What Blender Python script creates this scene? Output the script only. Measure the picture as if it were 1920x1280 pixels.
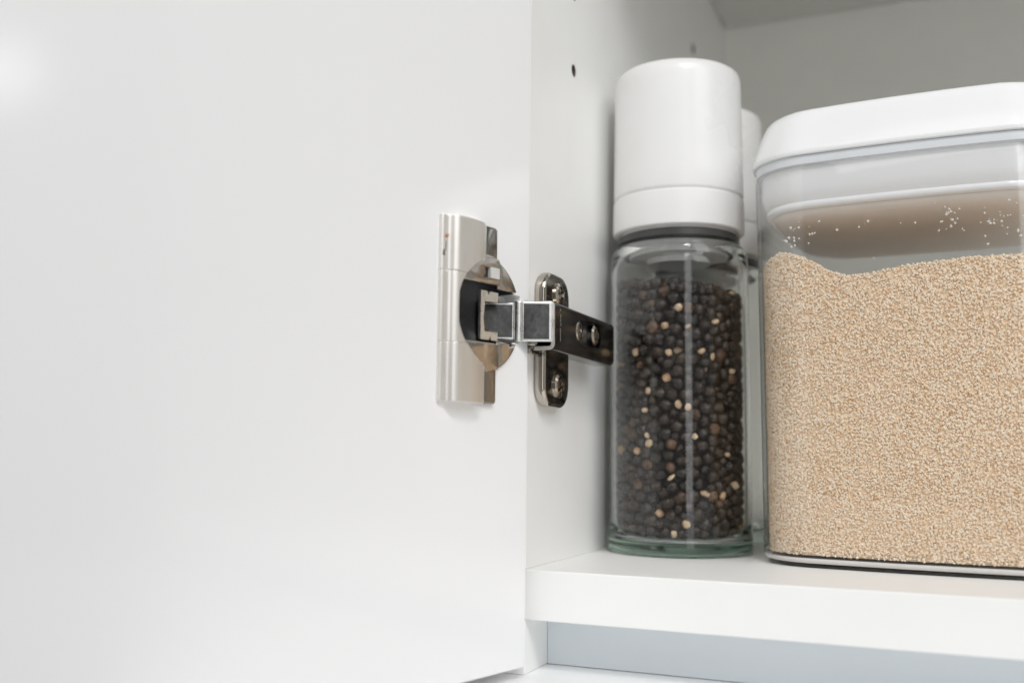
import bpy, bmesh, math, random
import numpy as np
from mathutils import Vector, Matrix

# ------------------------------------------------------------------ scene, camera, light
S = 0.001                      # everything below is written in millimetres
for o in list(bpy.data.objects):
    bpy.data.objects.remove(o, do_unlink=True)
sc = bpy.context.scene
C = sc.collection

cam_d = bpy.data.cameras.new("camera")
cam = bpy.data.objects.new("camera", cam_d)
C.objects.link(cam)
sc.camera = cam
right = Vector((0.91860415, 0.39499986, 0.01189637))
up = Vector((0.03206316, -0.10450239, 0.99400765))
back = Vector((0.39387608, -0.91271812, -0.10866127))
cam.matrix_world = Matrix(((right.x, up.x, back.x, 128.76 * S),
                           (right.y, up.y, back.y, -311.58 * S),
                           (right.z, up.z, back.z, 37.77 * S),
                           (0, 0, 0, 1)))
cam_d.sensor_width = 36.0
cam_d.lens = 35.7
cam_d.clip_start = 0.01
cam_d.clip_end = 50
cam_d.dof.use_dof = True
cam_d.dof.focus_distance = 0.342
cam_d.dof.aperture_fstop = 6.3
cam_d.dof.aperture_blades = 9

world = bpy.data.worlds.new("World")
sc.world = world
world.use_nodes = True
world.node_tree.nodes["Background"].inputs[0].default_value = (1.0, 0.99, 0.975, 1)
world.node_tree.nodes["Background"].inputs[1].default_value = 0.23


def area(name, loc, target, size, size_y, power, color=(1, 1, 1), shape='RECTANGLE'):
    d = bpy.data.lights.new(name, 'AREA')
    d.shape = shape
    d.size, d.size_y = size, size_y
    d.energy = power
    d.color = color
    o = bpy.data.objects.new(name, d)
    o.location = loc
    o.rotation_euler = (Vector(target) - Vector(loc)).to_track_quat('-Z', 'Y').to_euler()
    C.objects.link(o)
    return o


T0 = (0.06, 0.0, 0.08)
area("side_fill", (1.15, -0.62, 1.0), T0, 0.8, 0.8, 8.6, (0.985, 0.992, 1.0))  # soft fill added from the right to brighten the door
area("ceiling_light", (0.45, -0.62, 0.80), T0, 0.16, 0.16, 2.8, (1.0, 0.992, 0.98))
area("room_fill", (0.15, -1.15, 1.05), T0, 1.2, 0.7, 5.4, (0.98, 0.99, 1.0))  # large soft fill added for light bounced around the room
area("tall_lamp", (0.82, -1.30, 0.10), T0, 0.30, 1.3, 2.3, (0.98, 0.99, 1.0))
area("pendant_light", (1.33, 0.045, 0.58), (-0.05, -0.17, 0.11), 0.09, 0.09, 0.13, (1, 1, 1), 'DISK')

sc.view_settings.view_transform = 'Standard'
sc.view_settings.look = 'None'
sc.view_settings.gamma = 1.0
sc.view_settings.exposure = -0.03
sc.view_settings.use_curve_mapping = False
sc.render.engine = 'CYCLES'
cy = sc.cycles
cy.use_denoising = True
cy.max_bounces = 24
cy.transmission_bounces = 16
cy.transparent_max_bounces = 24
cy.glossy_bounces = 8
cy.diffuse_bounces = 10
cy.caustics_refractive = True
cy.caustics_reflective = True
cy.blur_glossy = 0.2
cy.sample_clamp_indirect = 6.0


# ------------------------------------------------------------------ materials
def nodes_of(name):
    m = bpy.data.materials.new(name)
    m.use_nodes = True
    nt = m.node_tree
    return m, nt, nt.nodes["Principled BSDF"]


def set_in(b, **kw):
    for k, v in kw.items():
        b.inputs[k.replace('_', ' ')].default_value = v


def objcoord(nt):
    return nt.nodes.new("ShaderNodeTexCoord").outputs["Object"]


def noise(nt, scale, detail=3.0, rough=0.5, coord=None):
    n = nt.nodes.new("ShaderNodeTexNoise")
    n.inputs["Scale"].default_value = scale
    n.inputs["Detail"].default_value = detail
    n.inputs["Roughness"].default_value = rough
    nt.links.new(coord if coord else objcoord(nt), n.inputs["Vector"])
    return n.outputs["Fac"]


def ramp(nt, fac, stops, interp='LINEAR'):
    r = nt.nodes.new("ShaderNodeValToRGB")
    r.color_ramp.interpolation = interp
    el = r.color_ramp.elements
    while len(el) < len(stops):
        el.new(0.5)
    for e, (p, c) in zip(el, stops):
        e.position = p
        e.color = (*c, 1) if len(c) == 3 else c
    nt.links.new(fac, r.inputs[0])
    return r.outputs[0]


def bump(nt, b, height, strength, dist):
    n = nt.nodes.new("ShaderNodeBump")
    n.inputs["Strength"].default_value = strength
    n.inputs["Distance"].default_value = dist
    nt.links.new(height, n.inputs["Height"])
    nt.links.new(n.outputs[0], b.inputs["Normal"])


def painted(name, col, rough, spread=0.02, nscale=60, bstr=0.08, bscale=900, coat=0.0):
    m, nt, b = nodes_of(name)
    f = noise(nt, nscale, 4)
    c0 = tuple(max(0, x * (1 - spread)) for x in col)
    c1 = tuple(min(1, x * (1 + spread)) for x in col)
    nt.links.new(ramp(nt, f, [(0.3, c0), (0.7, c1)]), b.inputs["Base Color"])
    r = noise(nt, 25, 3)
    nt.links.new(ramp(nt, r, [(0.3, (rough * 0.95,) * 3), (0.7, (rough * 1.05,) * 3)]), b.inputs["Roughness"])
    bump(nt, b, noise(nt, bscale, 2), bstr, 0.0002)
    if coat:
        set_in(b, Coat_Weight=coat, Coat_Roughness=0.05)
    return m


def metal(name, col, rough, brushed=False, spread=0.06, bstr=0.03, var=1.0):
    m, nt, b = nodes_of(name)
    co = objcoord(nt)
    if brushed:
        mp = nt.nodes.new("ShaderNodeMapping")
        mp.inputs["Scale"].default_value = (1, 1, 0.02)
        nt.links.new(co, mp.inputs["Vector"])
        co = mp.outputs[0]
    f = noise(nt, 700, 4, 0.6, co)
    nt.links.new(ramp(nt, f, [(0.3, tuple(x * (1 - spread) for x in col)), (0.7, tuple(min(1, x * (1 + spread)) for x in col))]),
                 b.inputs["Base Color"])
    g = noise(nt, 220, 4)
    nt.links.new(ramp(nt, g, [(0.35, (rough * (1 - 0.2 * var),) * 3), (0.75, (rough * (1 + 0.4 * var),) * 3)]), b.inputs["Roughness"])
    set_in(b, Metallic=1.0)
    bump(nt, b, f, bstr, 0.0002)
    return m


M = {}
M['carcass'] = painted("white_melamine", (0.88, 0.88, 0.865), 0.42, 0.012, 40, 0.05)
M['shelf'] = painted("shade_darkened_melamine", (0.64, 0.64, 0.615), 0.45, 0.012, 40, 0.05)  # white panel darkened in colour for the shade on its underside
M['backboard'] = painted("white_backboard", (0.86, 0.86, 0.825), 0.5, 0.015, 40, 0.05)
M['door'] = painted("white_gloss_lacquer", (0.845, 0.845, 0.847), 0.13, 0.004, 15, 0.02, 200)
M['ledge'] = painted("white_counter", (0.92, 0.92, 0.92), 0.35, 0.01, 40, 0.05)
M['rail'] = painted("pale_blue_grey_rail", (0.74, 0.79, 0.83), 0.4, 0.03, 12, 0.05)
M['cap'] = painted("white_satin_plastic", (0.80, 0.797, 0.79), 0.28, 0.01, 80, 0.04, 700)
M['lid'] = painted("white_gloss_plastic", (0.85, 0.855, 0.855), 0.12, 0.008, 60, 0.03, 400)
M['plug'] = painted("pale_grey_silicone", (0.84, 0.83, 0.81), 0.5, 0.02, 80, 0.05)
M['highlight'] = painted("pale_highlight", (0.66, 0.64, 0.62), 0.2, 0.03, 80, 0.05)
M['gasket'] = painted("blue_grey_seal", (0.70, 0.725, 0.745), 0.35, 0.02, 80, 0.05)
M['grinder'] = painted("pale_grey_grinder", (0.5, 0.5, 0.49), 0.35, 0.03, 120, 0.1)
M['neck'] = painted("dark_grey_grinder", (0.05, 0.05, 0.048), 0.35, 0.1, 120, 0.1)
M['chrome'] = metal("nickel_chrome", (0.53, 0.49, 0.44), 0.07)
M['satin'] = metal("satin_nickel", (0.84, 0.81, 0.765), 0.46, brushed=True, spread=0.015, bstr=0.006, var=0.15)
M['bright'] = metal("bright_zinc", (0.86, 0.86, 0.84), 0.32)
M['dark_arm'] = metal("darkened_nickel", (0.27, 0.25, 0.225), 0.15)  # nickel darkened in colour for the mill's dark reflection in the arm
M['wing'] = metal("shaded_nickel", (0.30, 0.285, 0.265), 0.12)  # nickel darkened in colour to carry a dark reflection
M['dark_reflection'] = metal("speckled_dark_reflection", (0.15, 0.15, 0.148), 0.22, spread=0.25, bstr=0.10)
M['black'] = painted("black_plastic", (0.02, 0.02, 0.022), 0.4, 0.1, 200, 0.1)
M['pale_plastic'] = painted("pale_grey_plastic", (0.6, 0.6, 0.57), 0.4, 0.03, 200, 0.05)
M['chipboard'] = painted("raw_chipboard", (0.10, 0.075, 0.055), 0.8, 0.3, 700, 0.5)
M['rust'] = painted("orange_paint_fleck", (0.50, 0.24, 0.13), 0.6, 0.2, 900, 0.3)


def clear_plastic(name, stops):
    m, nt, b = nodes_of(name)
    nt.nodes.remove(b)
    out = nt.nodes["Material Output"]
    tr = nt.nodes.new("ShaderNodeBsdfTransparent")
    lw = nt.nodes.new("ShaderNodeLayerWeight")
    lw.inputs["Blend"].default_value = 0.5
    nt.links.new(ramp(nt, lw.outputs["Facing"], stops),
                 tr.inputs[0])
    gl = nt.nodes.new("ShaderNodeBsdfGlossy")
    gl.inputs["Roughness"].default_value = 0.05
    gl.inputs["Color"].default_value = (1, 1, 1, 1)
    p5 = nt.nodes.new("ShaderNodeMath")               # thin wall: Schlick reflectance, the same from both sides
    p5.operation = 'POWER'
    nt.links.new(lw.outputs["Facing"], p5.inputs[0])
    p5.inputs[1].default_value = 5.0
    fr = nt.nodes.new("ShaderNodeMath")
    fr.operation = 'MULTIPLY_ADD'
    nt.links.new(p5.outputs[0], fr.inputs[0])
    fr.inputs[1].default_value = 0.96
    fr.inputs[2].default_value = 0.04
    mx = nt.nodes.new("ShaderNodeMixShader")
    nt.links.new(fr.outputs[0], mx.inputs[0])
    nt.links.new(tr.outputs[0], mx.inputs[1])
    nt.links.new(gl.outputs[0], mx.inputs[2])
    nt.links.new(mx.outputs[0], out.inputs[0])
    return m


M['clear'] = clear_plastic("clear_plastic", [(0.0, (0.985, 0.985, 0.985)), (0.75, (0.965, 0.967, 0.967)), (1.0, (0.45, 0.46, 0.46))])
M['shade_base'] = clear_plastic("shade_tinted_plastic", [(0.0, (0.86, 0.84, 0.82)), (0.75, (0.80, 0.78, 0.76)), (1.0, (0.4, 0.38, 0.36))])  # clear plastic tinted darker for the shadow seen through the base


def glass():
    m, nt, b = nodes_of("green_tinged_glass")
    set_in(b, Base_Color=(1, 1, 1, 1), Roughness=0.0, IOR=1.42, Transmission_Weight=1.0)
    va = nt.nodes.new("ShaderNodeVolumeAbsorption")
    va.inputs[0].default_value = (0.25, 0.62, 0.46, 1)
    va.inputs[1].default_value = 10
    nt.links.new(va.outputs[0], nt.nodes["Material Output"].inputs["Volume"])
    return m


M['glass'] = glass()


def island_mat(name, stops, rough, interp='LINEAR', spec=0.5, sss=0.0):
    m, nt, b = nodes_of(name)
    g = nt.nodes.new("ShaderNodeNewGeometry")
    nt.links.new(ramp(nt, g.outputs["Random Per Island"], stops, interp), b.inputs["Base Color"])
    set_in(b, Roughness=rough)
    b.inputs["Specular IOR Level"].default_value = spec
    if sss:                                           # light passes from crystal to crystal
        tl = nt.nodes.new("ShaderNodeBsdfTranslucent")
        nt.links.new(b.inputs["Base Color"].links[0].from_socket, tl.inputs[0])
        mx = nt.nodes.new("ShaderNodeMixShader")
        mx.inputs[0].default_value = 0.45 * sss
        nt.links.new(b.outputs[0], mx.inputs[1])
        nt.links.new(tl.outputs[0], mx.inputs[2])
        nt.links.new(mx.outputs[0], nt.nodes["Material Output"].inputs[0])
    return m


M['sugar'] = island_mat("cane_sugar_crystals",
                        [(0.0, (0.62, 0.34, 0.12)), (0.025, (0.86, 0.62, 0.38)), (0.12, (0.95, 0.76, 0.54)), (0.5, (0.97, 0.815, 0.645)),
                         (0.85, (0.98, 0.85, 0.67)), (1.0, (0.98, 0.89, 0.76))], 0.45, 'LINEAR', 0.4)
M['sugar_body'] = painted("cane_sugar_mass", (0.93, 0.75, 0.55), 0.7, 0.12, 900, 0.6, 1200)
M['sugar_fleck'] = island_mat("white_sugar_flecks", [(0, (0.80, 0.77, 0.70)), (1, (0.9, 0.88, 0.84))], 0.3)


def pepper_mat(name, c0, c1, rough=0.5):
    m, nt, b = nodes_of(name)
    oi = nt.nodes.new("ShaderNodeObjectInfo")
    f = noise(nt, 900, 4, 0.6)
    mixn = nt.nodes.new("ShaderNodeMath")
    mixn.operation = 'MULTIPLY_ADD'
    nt.links.new(oi.outputs["Random"], mixn.inputs[0])
    mixn.inputs[1].default_value = 0.6
    nt.links.new(f, mixn.inputs[2])
    nt.links.new(ramp(nt, mixn.outputs[0], [(0.4, c0), (1.0, c1)]), b.inputs["Base Color"])
    set_in(b, Roughness=rough)
    bump(nt, b, noise(nt, 1300, 3), 0.9, 0.0005)
    return m


M['pep_dark'] = pepper_mat("dark_peppercorn", (0.006, 0.0045, 0.0035), (0.042, 0.025, 0.015), 0.38)
M['pep_brown'] = pepper_mat("brown_peppercorn", (0.05, 0.027, 0.014), (0.15, 0.08, 0.042))
M['pep_pale'] = pepper_mat("pale_peppercorn", (0.38, 0.19, 0.08), (0.80, 0.62, 0.42))
M['pep_mass'] = island_mat("peppercorn_mass", [(0, (0.007, 0.006, 0.005)), (0.8, (0.035, 0.023, 0.016)), (0.93, (0.09, 0.05, 0.03)),
                                              (0.975, (0.4, 0.26, 0.14)), (1, (0.6, 0.45, 0.28))], 0.5)


# ------------------------------------------------------------------ mesh helpers
def thing(name, label, cat, loc=(0, 0, 0), rz=0.0, group=None):
    o = bpy.data.objects.new(name, None)
    o.empty_display_size = 0.01
    C.objects.link(o)
    o.location = Vector(loc) * S
    o.rotation_euler = (0, 0, rz)
    o['label'] = label
    o['category'] = cat
    if group:
        o['group'] = group
    return o


def tag(o, label, cat, group=None, kind=None):
    o['label'] = label
    o['category'] = cat
    if group:
        o['group'] = group
    if kind:
        o['kind'] = kind
    return o


def link_mesh(name, me, mat, parent=None, smooth=None):
    if mat is not None:
        me.materials.clear()
        me.materials.append(mat)
    if smooth is not None:
        me.polygons.foreach_set("use_smooth", [True] * len(me.polygons))
        me.update()
        if smooth < 180:
            me.set_sharp_from_angle(angle=math.radians(smooth))
    o = bpy.data.objects.new(name, me)
    C.objects.link(o)
    if parent is not None:
        o.parent = parent
    return o


def from_bm(name, bm, mat, parent=None, smooth=40, org=(0, 0, 0)):
    bmesh.ops.recalc_face_normals(bm, faces=bm.faces)
    bmesh.ops.translate(bm, verts=bm.verts, vec=-Vector(org))
    bmesh.ops.scale(bm, verts=bm.verts, vec=(S, S, S))
    me = bpy.data.meshes.new(name)
    bm.to_mesh(me)
    bm.free()
    return link_mesh(name, me, mat, parent, smooth)


def bevel_sharp(bm, width, seg=2, angle=40):
    ed = [e for e in bm.edges if len(e.link_faces) == 2 and e.calc_face_angle(0) > math.radians(angle)]
    if ed:
        bmesh.ops.bevel(bm, geom=ed, offset=width, segments=seg, profile=0.5, affect='EDGES')


def prism(poly, lo, hi, mapf, bw=0.0, seg=2, angle=40, bm=None):
    """poly in (a,b), extruded along c from lo to hi; mapf(a,b,c) gives xyz in mm"""
    own = bm is None
    b2 = bmesh.new()
    v0 = [b2.verts.new(mapf(a, b, lo)) for a, b in poly]
    v1 = [b2.verts.new(mapf(a, b, hi)) for a, b in poly]
    n = len(poly)
    b2.faces.new(v0)
    b2.faces.new(v1)
    for i in range(n):
        b2.faces.new((v0[i], v0[(i + 1) % n], v1[(i + 1) % n], v1[i]))
    bmesh.ops.recalc_face_normals(b2, faces=b2.faces)
    if bw:
        bevel_sharp(b2, bw, seg, angle)
    if own:
        return b2
    me = bpy.data.meshes.new("tmp")
    b2.to_mesh(me)
    b2.free()
    bm.from_mesh(me)
    bpy.data.meshes.remove(me)
    return bm


ident = lambda a, b, c: (a, b, c)


def box(x0, x1, y0, y1, z0, z1, bw=0.0, seg=2, bm=None, mapf=ident):
    return prism([(x0, y0), (x1, y0), (x1, y1), (x0, y1)], z0, z1, mapf, bw, seg, bm=bm)


def lathe(profile, n=96, closed=False):
    """profile [(r,z)] revolved about z; r==0 ends close to a point"""
    bm = bmesh.new()
    rings = []
    for r, z in profile:
        if r < 1e-6:
            rings.append([bm.verts.new((0, 0, z))])
        else:
            rings.append([bm.verts.new((r * math.cos(2 * math.pi * k / n), r * math.sin(2 * math.pi * k / n), z)) for k in range(n)])
    pairs = list(zip(rings, rings[1:]))
    if closed:
        pairs.append((rings[-1], rings[0]))
    for a, b in pairs:
        for k in range(n):
            j = (k + 1) % n
            if len(a) == 1 and len(b) == 1:
                continue
            if len(a) == 1:
                bm.faces.new((a[0], b[j], b[k]))
            elif len(b) == 1:
                bm.faces.new((a[k], a[j], b[0]))
            else:
                bm.faces.new((a[k], a[j], b[j], b[k]))
    return bm


def rsq(h, r, seg=10, bow=0.022, ns=9):
    """rounded square with slightly bowed sides"""
    pts = []
    flat = h - r
    for q in range(4):
        ca, sa = math.cos(math.pi / 2 * q), math.sin(math.pi / 2 * q)
        loc = []
        for k in range(ns):                       # right side, bottom to top
            y = -flat + 2 * flat * k / ns
            loc.append((h + bow * h * (1 - (y / flat) ** 2), y))
        for k in range(seg):
            a = math.radians(90 * k / seg)
            loc.append((flat + r * math.cos(a), flat + r * math.sin(a)))
        pts += [(x * ca - y * sa, x * sa + y * ca) for x, y in loc]
    return pts


def loft(rings, cap_first=True, cap_last=True):
    """rings: list of (half, radius, z)"""
    bm = bmesh.new()
    rr = [[bm.verts.new((x, y, z)) for x, y in rsq(h, r)] for h, r, z in rings]
    n = len(rr[0])
    for a, b in zip(rr, rr[1:]):
        for k in range(n):
            bm.faces.new((a[k], a[(k + 1) % n], b[(k + 1) % n], b[k]))
    if cap_first:
        bm.faces.new(rr[0][::-1])
    if cap_last:
        bm.faces.new(rr[-1])
    return bm


def cut(obj, cutters, angle=25):
    """subtract temporary cutter objects (same space) from obj"""
    for c in cutters:
        md = obj.modifiers.new("cut", 'BOOLEAN')
        md.operation = 'DIFFERENCE'
        md.solver = 'EXACT'
        md.object = c
    dg = bpy.context.evaluated_depsgraph_get()
    dg.update()
    me = bpy.data.meshes.new_from_object(obj.evaluated_get(dg))
    old = obj.data
    for md in [m for m in obj.modifiers if m.type == 'BOOLEAN']:
        obj.modifiers.remove(md)
    obj.data = me
    for c in cutters:
        bpy.data.objects.remove(c, do_unlink=True)
    bpy.data.meshes.remove(old)
    me.polygons.foreach_set("use_smooth", [True] * len(me.polygons))
    me.set_sharp_from_angle(angle=math.radians(angle))


def tube_cutter(p, axis, r, length, n=40):
    """cylinder centred on p along axis (mm)"""
    bm = bmesh.new()
    bmesh.ops.create_cone(bm, cap_ends=True, segments=n, radius1=r, radius2=r, depth=length)
    q = Vector(axis).to_track_quat('Z', 'Y').to_matrix().to_4x4()
    bmesh.ops.transform(bm, matrix=Matrix.Translation(Vector(p)) @ q, verts=bm.verts)
    return from_bm("cutter", bm, None, None, None)


# ------------------------------------------------------------------ the cabinet
W, DEPTH, TOP = 360.0, 337.0, 318.0
LEDGE = -33.4
cab = thing("kitchen_cabinet", "white wall cabinet standing open with a spice mill and a sugar container inside", "cabinet")
side = from_bm("side_panel", box(-16, 0, 0, DEPTH + 12, 0.02, TOP + 60, 0.3), M['carcass'], cab, 12)
from_bm("side_foot", box(-16, 0, 0, DEPTH + 12, LEDGE, -16.02, 0.3), M['carcass'], cab, 12)
cut(side, [tube_cutter((0, 43.75, 184), (1, 0, 0), 2.5, 20), tube_cutter((0, 43.4, 214.5), (1, 0, 0), 2.5, 20),
           tube_cutter((0, 244.7, 269.4), (1, 0, 0), 3.2, 20)], 8)
for hy, hz, hr in ((43.75, 184, 2.5), (43.4, 214.5, 2.5), (244.7, 269.4, 3.2)):
    hb = lathe([(hr - 0.02, -0.15), (hr - 0.25, -0.15), (hr - 0.25, -9.4), (0, -9.4), (0, -9.8), (hr - 0.02, -9.8)], 24, True)
    bmesh.ops.transform(hb, matrix=Matrix(((0, 0, 1, 0), (1, 0, 0, hy), (0, 1, 0, hz), (0, 0, 0, 1))), verts=hb.verts)
    from_bm("peg_hole_lining", hb, M['chipboard'], cab)
from_bm("side_panel", box(W, W + 16, 0, DEPTH + 12, 0.02, TOP + 60, 0.3), M['carcass'], cab, 12)
from_bm("side_foot", box(W, W + 16, 0, DEPTH + 12, LEDGE, -16.02, 0.3), M['carcass'], cab, 12)
from_bm("bottom_panel", box(-16, W + 16, 0.0, DEPTH + 12, -16, 0, 0.4), M['carcass'], cab, 12)
from_bm("shelf", box(0.5, W - 0.5, 1.0, DEPTH - 1, TOP, TOP + 16, 0.45), M['shelf'], cab, 12)
from_bm("back_panel", box(0.02, W - 0.02, DEPTH, DEPTH + 8, 0.02, TOP + 60), M['backboard'], cab, 12)
from_bm("rail", box(0.05, W - 0.05, 20, 36, LEDGE + 0.05, -16.1, 0.4), M['rail'], cab, 12)

ledge = from_bm("countertop", box(-420, 420, -150, DEPTH + 40, LEDGE - 30, LEDGE - 0.1, 1.0), M['ledge'], None, 12)
ledge['kind'] = 'structure'

# ------------------------------------------------------------------ the door, 105 degrees open
A = math.radians(15)
EX, EY = 2.2276, -5.0                                 # hinge-side corner of the door's inner face
eu = (-math.sin(A), -math.cos(A))
ew = (math.cos(A), -math.sin(A))


def D(u, w, z):
    """door coordinates: u from the hinge-side edge, w out of the inner face, z up"""
    return (EX + eu[0] * u + ew[0] * w, EY + eu[1] * u + ew[1] * w, z)


UC, ZC = 24.0, 80.8                                   # centre of the bored cup
door = from_bm("cabinet_door", prism([(0, -18), (0, 0), (204, 0), (204, -18)], -29.8, 520, D, 0.5, 3), M['door'], None, 12)
cut(door, [tube_cutter(D(UC, 0, ZC), (ew[0], ew[1], 0), 17.6, 27, 64)], 5)
tag(door, "glossy white flat cabinet door swung wide open, carrying the hinge cup", "door")

# ------------------------------------------------------------------ the hinge
HB = Vector(D(UC, 0, 52.0))
hinge = thing("concealed_hinge", "nickel concealed hinge joining the open white door to the cabinet side", "hinge", HB)


def hpart(name, bm, mat, parent=None, smooth=35):
    o = from_bm(name, bm, mat, parent if parent else hinge, smooth, HB)
    if name not in ("flange", "wing_plate"):
        wn = o.modifiers.new("face_normals", 'WEIGHTED_NORMAL')
        wn.keep_sharp = True
    return o


def uzmap(u, z, w):
    return D(u, w, z)


def uwmap(u, w, z):
    return D(u, w, z)


def arc(cx, cz, r, a0, a1, n):
    return [(cx + r * math.cos(math.radians(a0 + (a1 - a0) * k / n)), cz + r * math.sin(math.radians(a0 + (a1 - a0) * k / n)))
            for k in range(n + 1)]


# cup sunk in the door
cup_prof = [(16.2, 0.0), (17.4, 0.0), (17.4, -11.6), (0, -11.6), (0, -10.6), (16.2, -10.6)]
bm = lathe(cup_prof, 72, True)
mat_cup = Matrix(((eu[0], 0, ew[0], 0), (eu[1], 0, ew[1], 0), (0, 1, 0, 0), (0, 0, 0, 1)))
bmesh.ops.transform(bm, matrix=Matrix.Translation(Vector(D(UC, 0, ZC))) @ mat_cup, verts=bm.verts)
cup = hpart("hinge_cup", bm, M['black'])


def slot_cutter(parent, org):
    return from_bm("cutter", prism([(4.6, -6.5), (4.6, 3), (15, 3), (15, -6.5)], 72.9, 88.5, D), None, parent, None, org)


cut(cup, [slot_cutter(hinge, HB)])
cut(door, [slot_cutter(None, (0, 0, 0))], 5)


def lobe(sign, u_lo, u_hi, z_cut, r=18.4):
    """part of the cup flange above (or below) the slot, between two u values"""
    pts = []
    n = 40
    for k in range(n + 1):
        u = u_lo + (u_hi - u_lo) * k / n
        h = math.sqrt(max(r * r - (u - UC) ** 2, 0))
        pts.append((u, ZC + sign * max(h, abs(z_cut - ZC) + 0.01)))
    return [(u_lo, z_cut), *pts, (u_hi, z_cut)] if abs(pts[0][1] - z_cut) > 0.05 else [*pts, (u_hi, z_cut)]


for sg, zc in ((1, 89.0), (-1, 72.4)):
    r = 18.4
    u0 = UC - math.sqrt(r * r - (zc - ZC) ** 2) + 0.02
    hpart("flange", prism(lobe(sg, u0, 17.4, zc), 0.05, 1.0, uzmap, 0.3, 2), M['chrome'], cup)
    fl = hpart("flange", prism(lobe(sg, 17.45, 36.5, zc + sg * 0.9), 0.05, 2.0, uzmap, 0.45, 3), M['chrome'], cup)
    if sg == 1:
        win = prism([*arc(26.4, 93.4, 1.7, 90, 270, 10), (19.0, 91.7), (19.0, 95.1)], 0.9, 4, uzmap)
        cut(fl, [from_bm("cutter", win, None, hinge, None, HB)])
        hpart("flange_recess", prism([*arc(26.3, 93.4, 1.5, 90, 270, 10), (22.6, 91.9), (22.6, 94.9)], 0.95, 1.05, uzmap), M['black'], cup)
        hpart("locking_tab", prism([(18.0, 91.8), (22.4, 91.8), (22.4, 95.3), (18.0, 95.3)], 0.95, 2.35, uzmap, 0.2), M['pale_plastic'], cup)

# wing plate that runs behind the housing
for z0, z1 in ((97.0, 108.2), (52.6, 64.4)):
    poly = [(18.4, z0 + 0.8), (19.0, z0), (24.6, z0), (24.6, z1), (19.0, z1), (18.4, z1 - 0.8)]
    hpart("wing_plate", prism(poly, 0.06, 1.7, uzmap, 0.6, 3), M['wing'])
    hpart("wing_plate", prism([(24.65, z0), (26.0, z0), (26.0, z1 - 0.2), (24.65, z1 - 0.2)], 0.06, 2.3, uzmap, 0.4, 3), M['bright'])  # bright strip put in for the highlight along the plate edge
    hpart("gap_shade", prism([(26.05, z0 + 0.1), (27.6, z0 + 0.1), (27.6, z1 - 0.6), (26.05, z1 - 0.6)], 0.04, 0.9, uzmap), M['black'])  # black strip painted in for the shade in the gap beside the housing

# satin damper housing, two end covers and a lower middle cover, cut round by the cup


def housing_profile(h, lip=True):
    p = [(44.2, 0.05), (44.2, 1.1), (43.6, 1.5), (41.9, 1.6), (41.5, 2.0)]
    for k in range(9):
        a = math.radians(10 + 80 * k / 8)
        p.append((38.6 + 2.6 * math.cos(a), h - 2.2 + 2.2 * math.sin(a) * 0.98))
    p += [(34, h + 0.28), (30.5, h + 0.1), (27.6, h - 0.35), (27.1, h - 0.9), (27.1, 0.05)]
    return p


for z0, z1, h in ((91.5, 108.2, 4.3), (70.15, 91.45, 4.0), (52.5, 70.1, 4.3)):
    o = hpart("housing_cover", prism(housing_profile(h), z0, z1, uwmap, 0.25, 2, 50), M['satin'])
    c = tube_cutter(Vector(D(22.6, 3, ZC)) - HB, (ew[0], ew[1], 0), 16.9, 20, 72)
    c.parent = hinge
    cut(o, [c])
hpart("paint_fleck", prism(arc(42.6, 101.8, 0.55, 0, 330, 9), 1.4, 2.2, uzmap), M['rust'])
hpart("paint_fleck", prism([(43.0, 97.2), (42.8, 97.0), (42.6, 99.8), (42.75, 100.3), (42.9, 99)], 1.45, 1.68, uzmap), M['wing'])
hpart("paint_fleck", prism([(43.9, 96.0), (43.2, 95.6), (43.3, 97.0), (43.7, 97.5)], 1.42, 1.68, uzmap), M['black'])

# pale inner lever in the cup
plate = [(24.6, 72.6), (24.6, 88.0), (21.6, 88.0), (20.9, 86.8), (20.2, 88.0), (16.2, 88.0), (16.2, 84.8), (22.6, 84.6),
         (23.2, 79.5), (22.6, 75.2), (16.2, 75.4), (16.2, 72.6), (19.4, 72.6), (19.9, 73.8), (20.5, 72.6)]
hpart("inner_lever", prism(plate, -0.9, 0.3, uzmap, 0.15), M['bright'])
hpart("pivot_pin", prism(arc(UC + 8.2, 0, 1.0, 0, 330, 11), 72.5, 91.5, lambda u, w, z: D(u, w - 3.2, z)), M['bright'])

# folded link between cup and arm: plan section extruded in z
link_path = [(-10.6, -16.4), (0.2, -11.35), (1.0, -11.15), (1.8, -11.0), (2.6, -10.6), (11.4, -6.6)]


def offset_path(path, d):
    out = []
    for i, p in enumerate(path):
        a = path[max(i - 1, 0)]
        b = path[min(i + 1, len(path) - 1)]
        t = Vector((b[0] - a[0], b[1] - a[1])).normalized()
        out.append((p[0] - t.y * d, p[1] + t.x * d))
    return out


def strip(path, th):
    return path + offset_path(path, th)[::-1]


knee = [(-10.6, -16.4), (0.0, -11.9)]
for path, z0, z1, i0, i1 in ((knee, 74.0, 86.2, 0.0, 0.96), ([(2.3, -11.0), (11.6, -7.3)], 73.5, 86.6, 0.07, 0.90)):
    la = hpart("link_arm", prism(strip(path, 2.2), z0, z1, ident, 0.45, 3), M['bright'])
    (xa, ya), (xb, yb) = path
    seg = [(xa + (xb - xa) * i0, ya + (yb - ya) * i0), (xa + (xb - xa) * i1, ya + (yb - ya) * i1)]
    hpart("link_reflection", prism(offset_path(seg, -0.12) + offset_path(seg, 0.3)[::-1], z0 + 0.75, z1 - 0.75, ident, 0.1, 2), M['dark_reflection'], la)  # dark plate painted as the dark reflection on the link face
hpart("link_knuckle", prism(arc(1.15, -10.6, 1.55, 0, 345, 23), 73.3, 86.5, ident, 0.35, 2, 60), M['bright'])

# channel arm on the cabinet side
Z0, Z1, XO = 71.0, 87.0, 12.0


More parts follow.
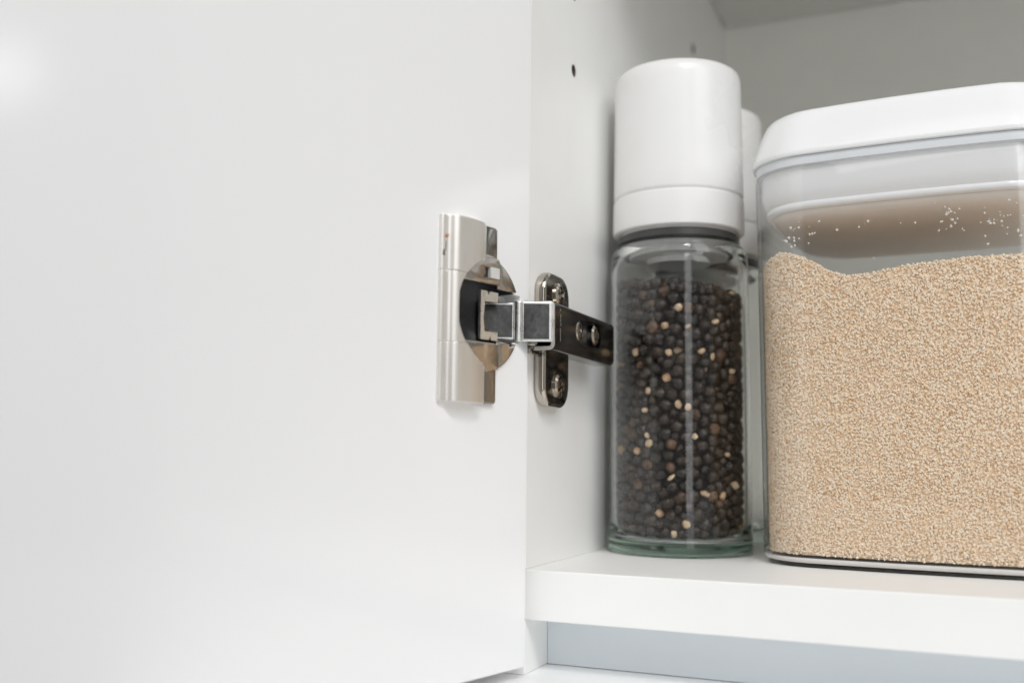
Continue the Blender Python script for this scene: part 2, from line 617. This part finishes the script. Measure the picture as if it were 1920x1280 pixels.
def chan(y0, y1, x_in):
    r = 1.9
    outer = [(x_in, Z0)] + [(XO - r + r * math.cos(a), Z0 + r + r * math.sin(a)) for a in [math.radians(-90 + 15 * k) for k in range(7)]] + \
            [(XO - r + r * math.cos(a), Z1 - r + r * math.sin(a)) for a in [math.radians(15 * k) for k in range(7)]] + [(x_in, Z1)]
    t = 1.2
    ri = 0.8
    inner = [(x_in, Z1 - t)] + [(XO - t - ri + ri * math.cos(a), Z1 - t - ri + ri * math.sin(a)) for a in [math.radians(90 - 15 * k) for k in range(7)]] + \
            [(XO - t - ri + ri * math.cos(a), Z0 + t + ri + ri * math.sin(a)) for a in [math.radians(-15 * k) for k in range(7)]] + [(x_in, Z0 + t)]
    return prism(outer + inner, y0, y1, lambda x, z, y: (x, y, z), 0.18, 2, 60)


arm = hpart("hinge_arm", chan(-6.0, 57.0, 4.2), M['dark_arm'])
hpart("arm_end", prism([(4.4, 72.3), (10.7, 72.3), (10.7, 85.7), (4.4, 85.7)], 55.3, 56.8, lambda x, z, y: (x, y, z), 0.4), M['dark_arm'], arm)
slot = prism([*arc(21, 79.6, 4.6, 90, 270, 14), *arc(36.5, 80.0, 4.4, -90, 90, 14)], 9, 15, lambda y, z, x: (x, y, z))
cut(arm, [from_bm("cutter", slot, None, hinge, None, HB)])
hpart("arm_lit_edge", chan(-6.55, -6.03, 5.0), M['bright'], arm)  # bright frame put in for light catching the arm's front edge
hpart("arm_floor", box(8.6, 9.4, 12, 45, 73.2, 84.8), M['black'], arm)


def screw_head(y, z, x, r, rot, mat, parent):
    prof = [(0, 1.1), (r * 0.45, 1.05), (r * 0.8, 0.75), (r, 0.2), (r, -2.4), (0, -2.4)]
    bm = lathe(prof, 32)
    ax = Matrix(((0, 0, 1, x), (1, 0, 0, y), (0, 1, 0, z), (0, 0, 0, 1)))
    bmesh.ops.transform(bm, matrix=ax, verts=bm.verts)
    o = hpart("screw", bm, mat, parent)
    cs = []
    for k in (0, 1):
        b = box(-r * 0.72, r * 0.72, -0.55, 0.55, -0.6, 3)
        bmesh.ops.rotate(b, verts=b.verts, cent=(0, 0, 0), matrix=Matrix.Rotation(rot + k * math.pi / 2, 3, 'Z'))
        bmesh.ops.transform(b, matrix=ax, verts=b.verts)
        cs.append(from_bm("cutter", b, None, hinge, None, HB))
    cut(o, cs)
    return o


screw_head(17.6, 79.6, 11.6, 3.7, 0.35, M['chrome'], arm)
screw_head(35.6, 80.2, 11.4, 3.7, 0.9, M['chrome'], arm)
for z0, z1, dy in ((74.2, 78.6, 0), (79.3, 80.3, 0.25), (80.7, 81.6, -0.2), (82.0, 83.3, 0.2), (84.3, 85.1, 0)):
    hpart("stamped_mark", box(XO - 0.05, XO + 0.06, -1.0 + dy, -0.72 + dy, z0, z1), M['bright'], arm)

# mounting plate screwed to the cabinet side
pl = [(y, z) for y, z in
      arc(12.0, 92.8, 7.0, 180, 90, 8) + arc(21.0, 91.6, 8.2, 90, 0, 8) + arc(21.0, 61.4, 8.2, 0, -90, 8) + arc(12.0, 60.4, 7.0, 270, 180, 8)]
plate = hpart("mounting_plate", prism(pl, 0.03, 4.2, lambda y, z, x: (x, y, z), 1.3, 4), M['chrome'])
hpart("plate_saddle", box(0.05, 5.6, -5.0, 53, 72.6, 85.2, 0.8, 3), M['chrome'], plate)
screw_head(17.6, 92.4, 4.6, 4.4, 0.2, M['chrome'], plate)
screw_head(17.6, 61.0, 4.6, 4.4, 0.7, M['chrome'], plate)
hpart("plate_lug", box(0.3, 3.2, -4.4, 2.8, 70.2, 72.2, 0.4), M['chrome'], plate)

# ------------------------------------------------------------------ the two mills
R_IN, FLOOR = 25.3, 4.4


def make_mill(loc, label):
    t = thing("spice_mill", label, "spice mill", loc, 0, "white capped glass spice mills on the shelf")
    # cap
    prof = [(0, 192.3), (14, 192.3), (20, 192.0), (23.2, 191.3), (24.6, 190.2), (25.3, 188.4), (25.45, 186)] + \
           [(25.45 + 0.55 * k / 6, 186 - 45.6 * k / 6) for k in range(1, 6)] + \
           [(26.0, 140.8), (25.9, 140.2), (25.6, 139.7), (25.3, 139.5), (25.3, 138.8), (0, 138.8)]
    from_bm("cap", lathe(prof), M['cap'], t, 35)
    prof = [(0, 138.7), (24.0, 138.7), (25.8, 138.7), (26.1, 138.4), (26.15, 136), (26.3, 126.6), (26.1, 125.6), (25.3, 125.2), (23.0, 125.2),
            (23.0, 124.4), (0, 124.4)]
    from_bm("collar", lathe(prof), M['cap'], t, 35)
    prof = [(0, 124.3), (23.6, 124.3), (24.2, 123.7), (24.2, 121.4), (23.6, 120.8), (21.0, 120.6), (20.6, 120.3), (0, 120.3)]
    from_bm("neck_ring", lathe(prof), M['neck'], t, 35)
    prof = [(0, 120.25), (20.4, 120.25), (20.4, 118.0), (19.6, 116.6), (13, 116.2), (12.4, 113.6), (0, 113.4)]
    from_bm("grinder", lathe(prof), M['grinder'], t, 35)
    # glass jar: outside then inside
    out = [(0, 0.9), (20, 0.8), (25, 0.1), (26.9, 0.0), (27.9, 0.5), (28.3, 1.6), (28.3, 4.0), (28.05, 7.5), (27.9, 20), (27.6, 70),
           (27.4, 112.0), (27.2, 115.5), (26.7, 117.8), (25.7, 119.3), (24.5, 119.9), (23.2, 120.1)]
    inn = [(22.0, 119.8), (22.2, 118.2), (23.9, 116.6), (25.0, 114.0), (R_IN + 0.1, 110), (R_IN + 0.15, 60), (R_IN, 12), (R_IN - 0.5, 7.2),
           (R_IN - 2, 5.2), (R_IN - 5, FLOOR), (0, FLOOR - 0.4)]
    from_bm("glass_jar", lathe(out + inn), M['glass'], t, 60)
    return t


MX, MY = 29.9, 86.3
make_mill((MX, MY, 0.02), "white capped glass mill full of dark peppercorns, standing beside the hinge")
make_mill((28.6, 144.0, 0.02), "white capped glass mill half hidden behind the peppercorn mill")

# peppercorns: pack spheres in the jar, relaxed until they no longer overlap much
rng = np.random.default_rng(7)
RM = R_IN - 0.35
N = 1280
rad = rng.normal(2.55, 0.25, N).clip(1.9, 3.0)
small = rng.random(N) < 0.16
rad[small] *= rng.uniform(0.5, 0.75, small.sum())


def heap(x, y):
    return 108.0 - 0.13 * (x + 4) + 0.02 * y - 0.0055 * (x * x + y * y) + 1.2 * np.sin(0.45 * x) * np.cos(0.4 * y)


ang = rng.uniform(0, 2 * np.pi, N)
rr = np.where(rng.random(N) < 0.72, rng.uniform(0.86, 1.0, N), np.sqrt(rng.uniform(0.0, 0.75, N))) * (RM - 2.2)
P = np.stack([rr * np.cos(ang), rr * np.sin(ang), rng.uniform(FLOOR + 2, 106, N)], 1)
core = rr < 0.85 * (RM - 2.2)
P[core, 2] = rng.uniform(90, 108, core.sum())       # the core matters only near the open top
for it in range(55):
    cell = 5.2
    order = np.argsort(P[:, 2])
    P, rad = P[order], rad[order]
    for off in range(1, 190):
        i = np.arange(N - off)
        d = P[i + off] - P[i]
        if off > 40 and d[:, 2].min() > 6.4:
            break
        dist = np.linalg.norm(d, axis=1)
        s = rad[i] + rad[i + off]
        m = dist < s * 0.97
        if not m.any():
            continue
        k = i[m]
        push = (d[m] / np.maximum(dist[m], 1e-3)[:, None]) * ((s[m] * 0.97 - dist[m]) * 0.32)[:, None]
        np.add.at(P, k, -push)
        np.add.at(P, k + off, push)
    rxy = np.hypot(P[:, 0], P[:, 1])
    lim = RM - rad
    f = np.where(rxy > lim, lim / np.maximum(rxy, 1e-3), 1.0)
    near_wall = (rxy > 0.80 * lim) & (f >= 1)
    f = np.where(near_wall, 1 + 0.15 * (lim / np.maximum(rxy, 1e-3) - 1), f)
    P[:, 0] *= f
    P[:, 1] *= f
    P[:, 2] -= 0.06
    P[:, 2] = np.minimum(P[:, 2], heap(P[:, 0], P[:, 1]) - rad)
    corner = np.clip((np.hypot(P[:, 0], P[:, 1]) + rad - (R_IN - 5)) / 5, 0, 1)
    P[:, 2] = np.maximum(P[:, 2], FLOOR + 0.3 + rad + 2.6 * corner ** 2)


def corn_mesh(seed, squash, sub=3):
    r = random.Random(seed)
    bm = bmesh.new()
    bmesh.ops.create_icosphere(bm, subdivisions=sub, radius=1.0)
    ph = [(Vector((r.gauss(0, 1), r.gauss(0, 1), r.gauss(0, 1))).normalized(), r.uniform(4, 11), r.uniform(0, 6)) for _ in range(6)]
    for v in bm.verts:
        n = v.co.normalized()
        k = 1 + sum(0.03 * math.sin(f * n.dot(a) + p) for a, f, p in ph) - 0.05 * abs(math.sin(9 * n.dot(ph[0][0]) + 5 * n.dot(ph[1][0])))
        v.co = n * k
        v.co.z *= squash
    me = bpy.data.meshes.new("peppercorn")
    bmesh.ops.scale(bm, verts=bm.verts, vec=(S, S, S))
    bm.to_mesh(me)
    bm.free()
    me.polygons.foreach_set("use_smooth", [True] * len(me.polygons))
    return me


variants = {'dark': [corn_mesh(i, q) for i, q in ((1, 0.95), (2, 1.0), (3, 0.9), (4, 0.97))],
            'brown': [corn_mesh(i, q) for i, q in ((5, 0.95), (6, 0.85))],
            'pale': [corn_mesh(i, q) for i, q in ((8, 0.7), (9, 0.5), (10, 0.6))]}
for k, ms in variants.items():
    for me in ms:
        me.materials.append(M['pep_' + k])
camxy = np.array([128.76 - MX, -311.58 - MY])
camxy /= np.linalg.norm(camxy)
front = (P[:, :2] @ camxy)
rxy = np.hypot(P[:, 0], P[:, 1])
score = front + 0.6 * (rxy + rad - RM) * 3 + rad * 1.5
chosen = np.argsort(-score)[:300]
mask = np.zeros(N, bool)
mask[chosen] = True
LOOK = {'dark': ("dark wrinkled peppercorn", "dark peppercorns in the glass mill"),
        'brown': ("reddish brown peppercorn", "brown peppercorns in the glass mill"),
        'pale': ("pale cream broken peppercorn bit", "pale peppercorn bits in the glass mill")}


def where(z):
    if z > 94:
        return "at the top of the heap in the glass jar"
    if z < 16:
        return "low in the glass jar just above its green base"
    if z > 68:
        return "in the glass jar, level with the hinge arm"
    return "in the glass jar, below the level of the hinge arm"


rnd = random.Random(3)
for i in np.nonzero(mask)[0]:
    q = rnd.random()
    kind = 'pale' if q < 0.06 or (rad[i] < 1.9 and q < 0.45) else ('brown' if q > 0.91 else 'dark')
    o = bpy.data.objects.new("peppercorn", rnd.choice(variants[kind]))
    C.objects.link(o)
    o.location = Vector((MX + P[i, 0], MY + P[i, 1], P[i, 2])) * S
    o.rotation_euler = (rnd.uniform(0, 6.28), rnd.uniform(0, 6.28), rnd.uniform(0, 6.28))
    s = rad[i] * (0.7 if kind == 'pale' and rad[i] > 1.9 else 1.0)
    o.scale = (s * rnd.uniform(0.84, 1.08), s * rnd.uniform(0.84, 1.08), s * rnd.uniform(0.9, 1.12))
    tag(o, LOOK[kind][0] + " " + where(P[i, 2]), "peppercorn", LOOK[kind][1])


def scatter_mesh(name, pos, sizes, base_v, base_f, seed, mat, jitter=0.25):
    """many small closed solids joined into one mesh (mm)"""
    r = np.random.default_rng(seed)
    n, k = len(pos), len(base_v)
    q = r.normal(size=(n, 4))
    q /= np.linalg.norm(q, axis=1)[:, None]
    w, x, y, z = q.T
    Rm = np.stack([1 - 2 * (y * y + z * z), 2 * (x * y - z * w), 2 * (x * z + y * w),
                   2 * (x * y + z * w), 1 - 2 * (x * x + z * z), 2 * (y * z - x * w),
                   2 * (x * z - y * w), 2 * (y * z + x * w), 1 - 2 * (x * x + y * y)], 1).reshape(n, 3, 3)
    V = base_v[None] * r.uniform(1 - jitter, 1 + jitter, (n, 1, 3)) + r.normal(0, jitter * 0.25, (n, k, 3))
    V = np.einsum('nij,nkj->nki', Rm, V) * np.asarray(sizes)[:, None, None] + pos[:, None, :]
    F = (np.asarray(base_f)[None] + (np.arange(n) * k)[:, None, None]).reshape(-1, len(base_f[0]))
    me = bpy.data.meshes.new(name)
    me.vertices.add(n * k)
    me.vertices.foreach_set("co", (V.reshape(-1) * S).astype(np.float32))
    L = F.shape[1]
    me.loops.add(F.size)
    me.loops.foreach_set("vertex_index", F.reshape(-1).astype(np.int32))
    me.polygons.add(len(F))
    me.polygons.foreach_set("loop_start", (np.arange(len(F)) * L).astype(np.int32))
    me.update(calc_edges=True)
    me.validate()
    me.materials.append(mat)
    return me


def ico(sub):
    bm = bmesh.new()
    bmesh.ops.create_icosphere(bm, subdivisions=sub, radius=1.0)
    bm.verts.index_update()
    v = np.array([list(x.co) for x in bm.verts])
    f = [[x.index for x in fc.verts] for fc in bm.faces]
    bm.free()
    return v, f


iv, iff = ico(2)
rest = ~mask
me = scatter_mesh("peppercorn_mass", P[rest], rad[rest], iv, iff, 5, M['pep_mass'], 0.06)
me.polygons.foreach_set("use_smooth", [True] * len(me.polygons))
mass = link_mesh("peppercorn_mass", me, None)
mass.location = Vector((MX, MY, 0)) * S
tag(mass, "mass of dark peppercorns filling the jar behind the front ones", "peppercorns", None, "stuff")
core_bm = lathe([(0, 87), (20, 87), (20.6, 83), (20.6, 9.5), (18, 8.5), (0, 8.5)], 40)
corem = from_bm("peppercorn_core", core_bm, M['pep_dark'], mass, 40)
corem['kind'] = 'stuff'

cube_v = np.array([(x, y, z) for x in (-1, 1) for y in (-1, 1) for z in (-1, 1)], float) * 0.5
cube_f = [[0, 1, 3, 2], [4, 6, 7, 5], [0, 4, 5, 1], [2, 3, 7, 6], [0, 2, 6, 4], [1, 5, 7, 3]]

# ------------------------------------------------------------------ the sugar container
KX, KY, KROT = 119.6, 100.4, math.radians(-4.2)
jar = thing("storage_container", "clear square plastic container with white lid, full of raw sugar", "container", (KX, KY, 0.02), KROT)
rings = [(50.0, 19.6, 3.35), (52.3, 21.5, 3.35), (52.5, 21.6, 3.8), (52.55, 21.7, 5.0), (52.9, 22, 60), (53.3, 22.3, 118),
         (53.6, 22.5, 138.5), (53.4, 22.3, 139.6), (52.9, 22, 139.8), (52.5, 21.7, 139.4), (52.3, 21.5, 137), (52.0, 21.3, 118), (51.6, 21, 60),
         (51.2, 20.7, 7), (50.4, 20.2, 4.6), (47, 18, 3.9)]
from_bm("clear_body", loft(rings), M['clear'], jar, 50)
from_bm("base_highlight", loft([(50.6, 20, 1.5), (51.2, 20.5, 1.55), (51.9, 21.1, 2.0), (52.3, 21.4, 2.8), (52.2, 21.4, 3.3), (50.6, 20, 3.3)]), M['highlight'], jar, 50)  # opaque pale ring painted as the highlight line below the sugar
from_bm("base", loft([(46, 17, 0.9), (47, 17.6, 0.1), (49.6, 19.2, 0.0), (50.6, 20, 0.4), (50.8, 20.2, 0.8), (50.6, 20, 1.4), (46, 17, 1.45)]), M['shade_base'], jar, 50)
# lid: flared shell on top
rings = [(53.7, 22.6, 143.4), (54.4, 23.1, 143.6), (54.7, 23.3, 144.4), (54.4, 23.1, 145.4), (53.5, 22.5, 149), (51.9, 21.7, 154), (50.5, 21.1, 158.0),
         (49.6, 20.7, 160.0), (48.3, 20.1, 161.3), (46, 19, 161.9), (41, 16, 162.1), (20, 8, 162.2)]
lid = from_bm("lid", loft(rings), M['lid'], jar, 50)
from_bm("seal", loft([(52, 21.6, 139.95), (53.2, 22.2, 140.2), (53.4, 22.3, 141.6), (53.4, 22.3, 143.2), (52, 21.6, 143.35)]), M['gasket'], lid, 50)
from_bm("lid_skirt", loft([(51.5, 21, 139.9), (51.5, 21, 132), (50.4, 20.4, 128.6), (49.8, 20.2, 127.6), (50.1, 20.4, 127.0), (50.1, 20.4, 125.8), (49.6, 20.1, 125.2),
                          (48.2, 19, 125.0)]), M['lid'], lid, 50)
from_bm("lid_plug", loft([(47.8, 18.8, 124.9), (46.8, 18.3, 124.2), (45.6, 17.7, 123.6), (40, 15, 123.4)]), M['plug'], lid, 50)

# sugar
SH, SR = 50.7, 20.5


def sugar_top(x, y):
    fx = np.interp(x, [-53, -47, -41, -35, -30, -24, -18, -11, -2, 10, 22, 36, 52], [107.5, 109.3, 110.2, 108.2, 105.4, 101.4, 99.6, 99.8, 101.4, 102.4, 103.0, 103.1, 102.2])
    k = np.clip((y + 47) / 60, 0, 1)
    return fx * (1 - k) + (98.0 + 1.5 * np.sin(x * 0.09) + 1.2 * np.cos(y * 0.1)) * k


def wall_half(z):
    return SH - 0.35 + 0.9 * np.clip(z, 0, 120) / 118


per = rsq(1.0, SR / SH, 12)
per = np.array(per + per[:1])
seglen = np.r_[0, np.cumsum(np.hypot(*np.diff(per, axis=0).T))]


def on_perimeter(t):
    d = t * seglen[-1]
    return np.stack([np.interp(d, seglen, per[:, 0]), np.interp(d, seglen, per[:, 1])], 1)


bm = bmesh.new()
loops = []
ring = on_perimeter(np.arange(180) / 180.0)
for z in (4.0, 6.5, 30, 60, 90):
    h = wall_half(z) - 0.55 - (0.9 if z < 5 else 0)
    loops.append([bm.verts.new((x * h, y * h, z)) for x, y in ring])
for s in (1.0, 0.97, 0.85, 0.65, 0.4, 0.2):
    h = (wall_half(100) - 0.55) * s
    loops.append([bm.verts.new((x * h, y * h, float(sugar_top(x * h, y * h)) - 0.7)) for x, y in ring])
n = len(ring)
for p, q in zip(loops, loops[1:]):
    for k in range(n):
        bm.faces.new((p[k], p[(k + 1) % n], q[(k + 1) % n], q[k]))
bm.faces.new(loops[0][::-1])
bm.faces.new(loops[-1])
body = from_bm("sugar", bm, M['sugar_body'], None, 40)
body.location = Vector((KX, KY, 0.02)) * S
body.rotation_euler = (0, 0, KROT)
tag(body, "pale golden raw sugar crystals filling the clear container", "sugar", None, "stuff")

n = 150000
t = rng.random(n)
xy = on_perimeter(t)
keep = (xy[:, 1] < 0.3)
xy = xy[keep]
n = len(xy)
z = rng.uniform(4.2, 111, n)
h = wall_half(z) - rng.uniform(0.12, 0.38, n)
pos = np.stack([xy[:, 0] * h, xy[:, 1] * h, z], 1)
ok = pos[:, 2] < sugar_top(pos[:, 0], pos[:, 1])
pos = pos[ok]
m2 = 22000
tx = rng.uniform(-1, 1, (m2, 2)) * (SH - 0.6)
inside = (np.maximum(np.abs(tx) - (SH - SR), 0) ** 2).sum(1) < (SR - 0.8) ** 2
tx = tx[inside]
top = np.stack([tx[:, 0], tx[:, 1], sugar_top(tx[:, 0], tx[:, 1]) + rng.uniform(-0.5, 0.35, len(tx))], 1)
pos = np.concatenate([pos, top])
me = scatter_mesh("sugar_crystals", pos, rng.uniform(0.26, 0.72, len(pos)), cube_v, cube_f, 11, M['sugar'], 0.3)
cr = link_mesh("sugar_crystals", me, None, body)
cr['kind'] = 'stuff'

# flecks of sugar clinging inside the front wall above the sugar
fp = []
fr = random.Random(21)
for cx, cz, sx, sz, k in ((-38, 114, 4, 4, 16), (-31, 117, 8, 5, 10), (-4, 116, 14, 6, 7), (15, 117, 3.0, 5, 24), (29, 115, 5, 6, 24), (38, 111, 4, 5, 22)):
    for _ in range(k):
        x, zf = fr.gauss(cx, sx * 0.6), fr.gauss(cz, sz * 0.6)
        if abs(x) < 49 and zf < 124 and zf > sugar_top(x, -50) + 0.4:
            d = max(abs(x) - (51.9 - 21.2), 0)
            y = -(51.9 - 21.2) - math.sqrt(max(21.2 ** 2 - d * d, 0))
            fp.append((x, y + 0.25, zf))
me = scatter_mesh("sugar_flecks", np.array(fp), rng.uniform(0.2, 0.62, len(fp)), cube_v, cube_f, 13, M['sugar_fleck'], 0.3)
fl = link_mesh("sugar_flecks", me, None)
fl.location = Vector((KX, KY, 0.02)) * S
fl.rotation_euler = (0, 0, KROT)
tag(fl, "scattered white sugar flecks clinging inside the clear container wall", "sugar", None, "stuff")
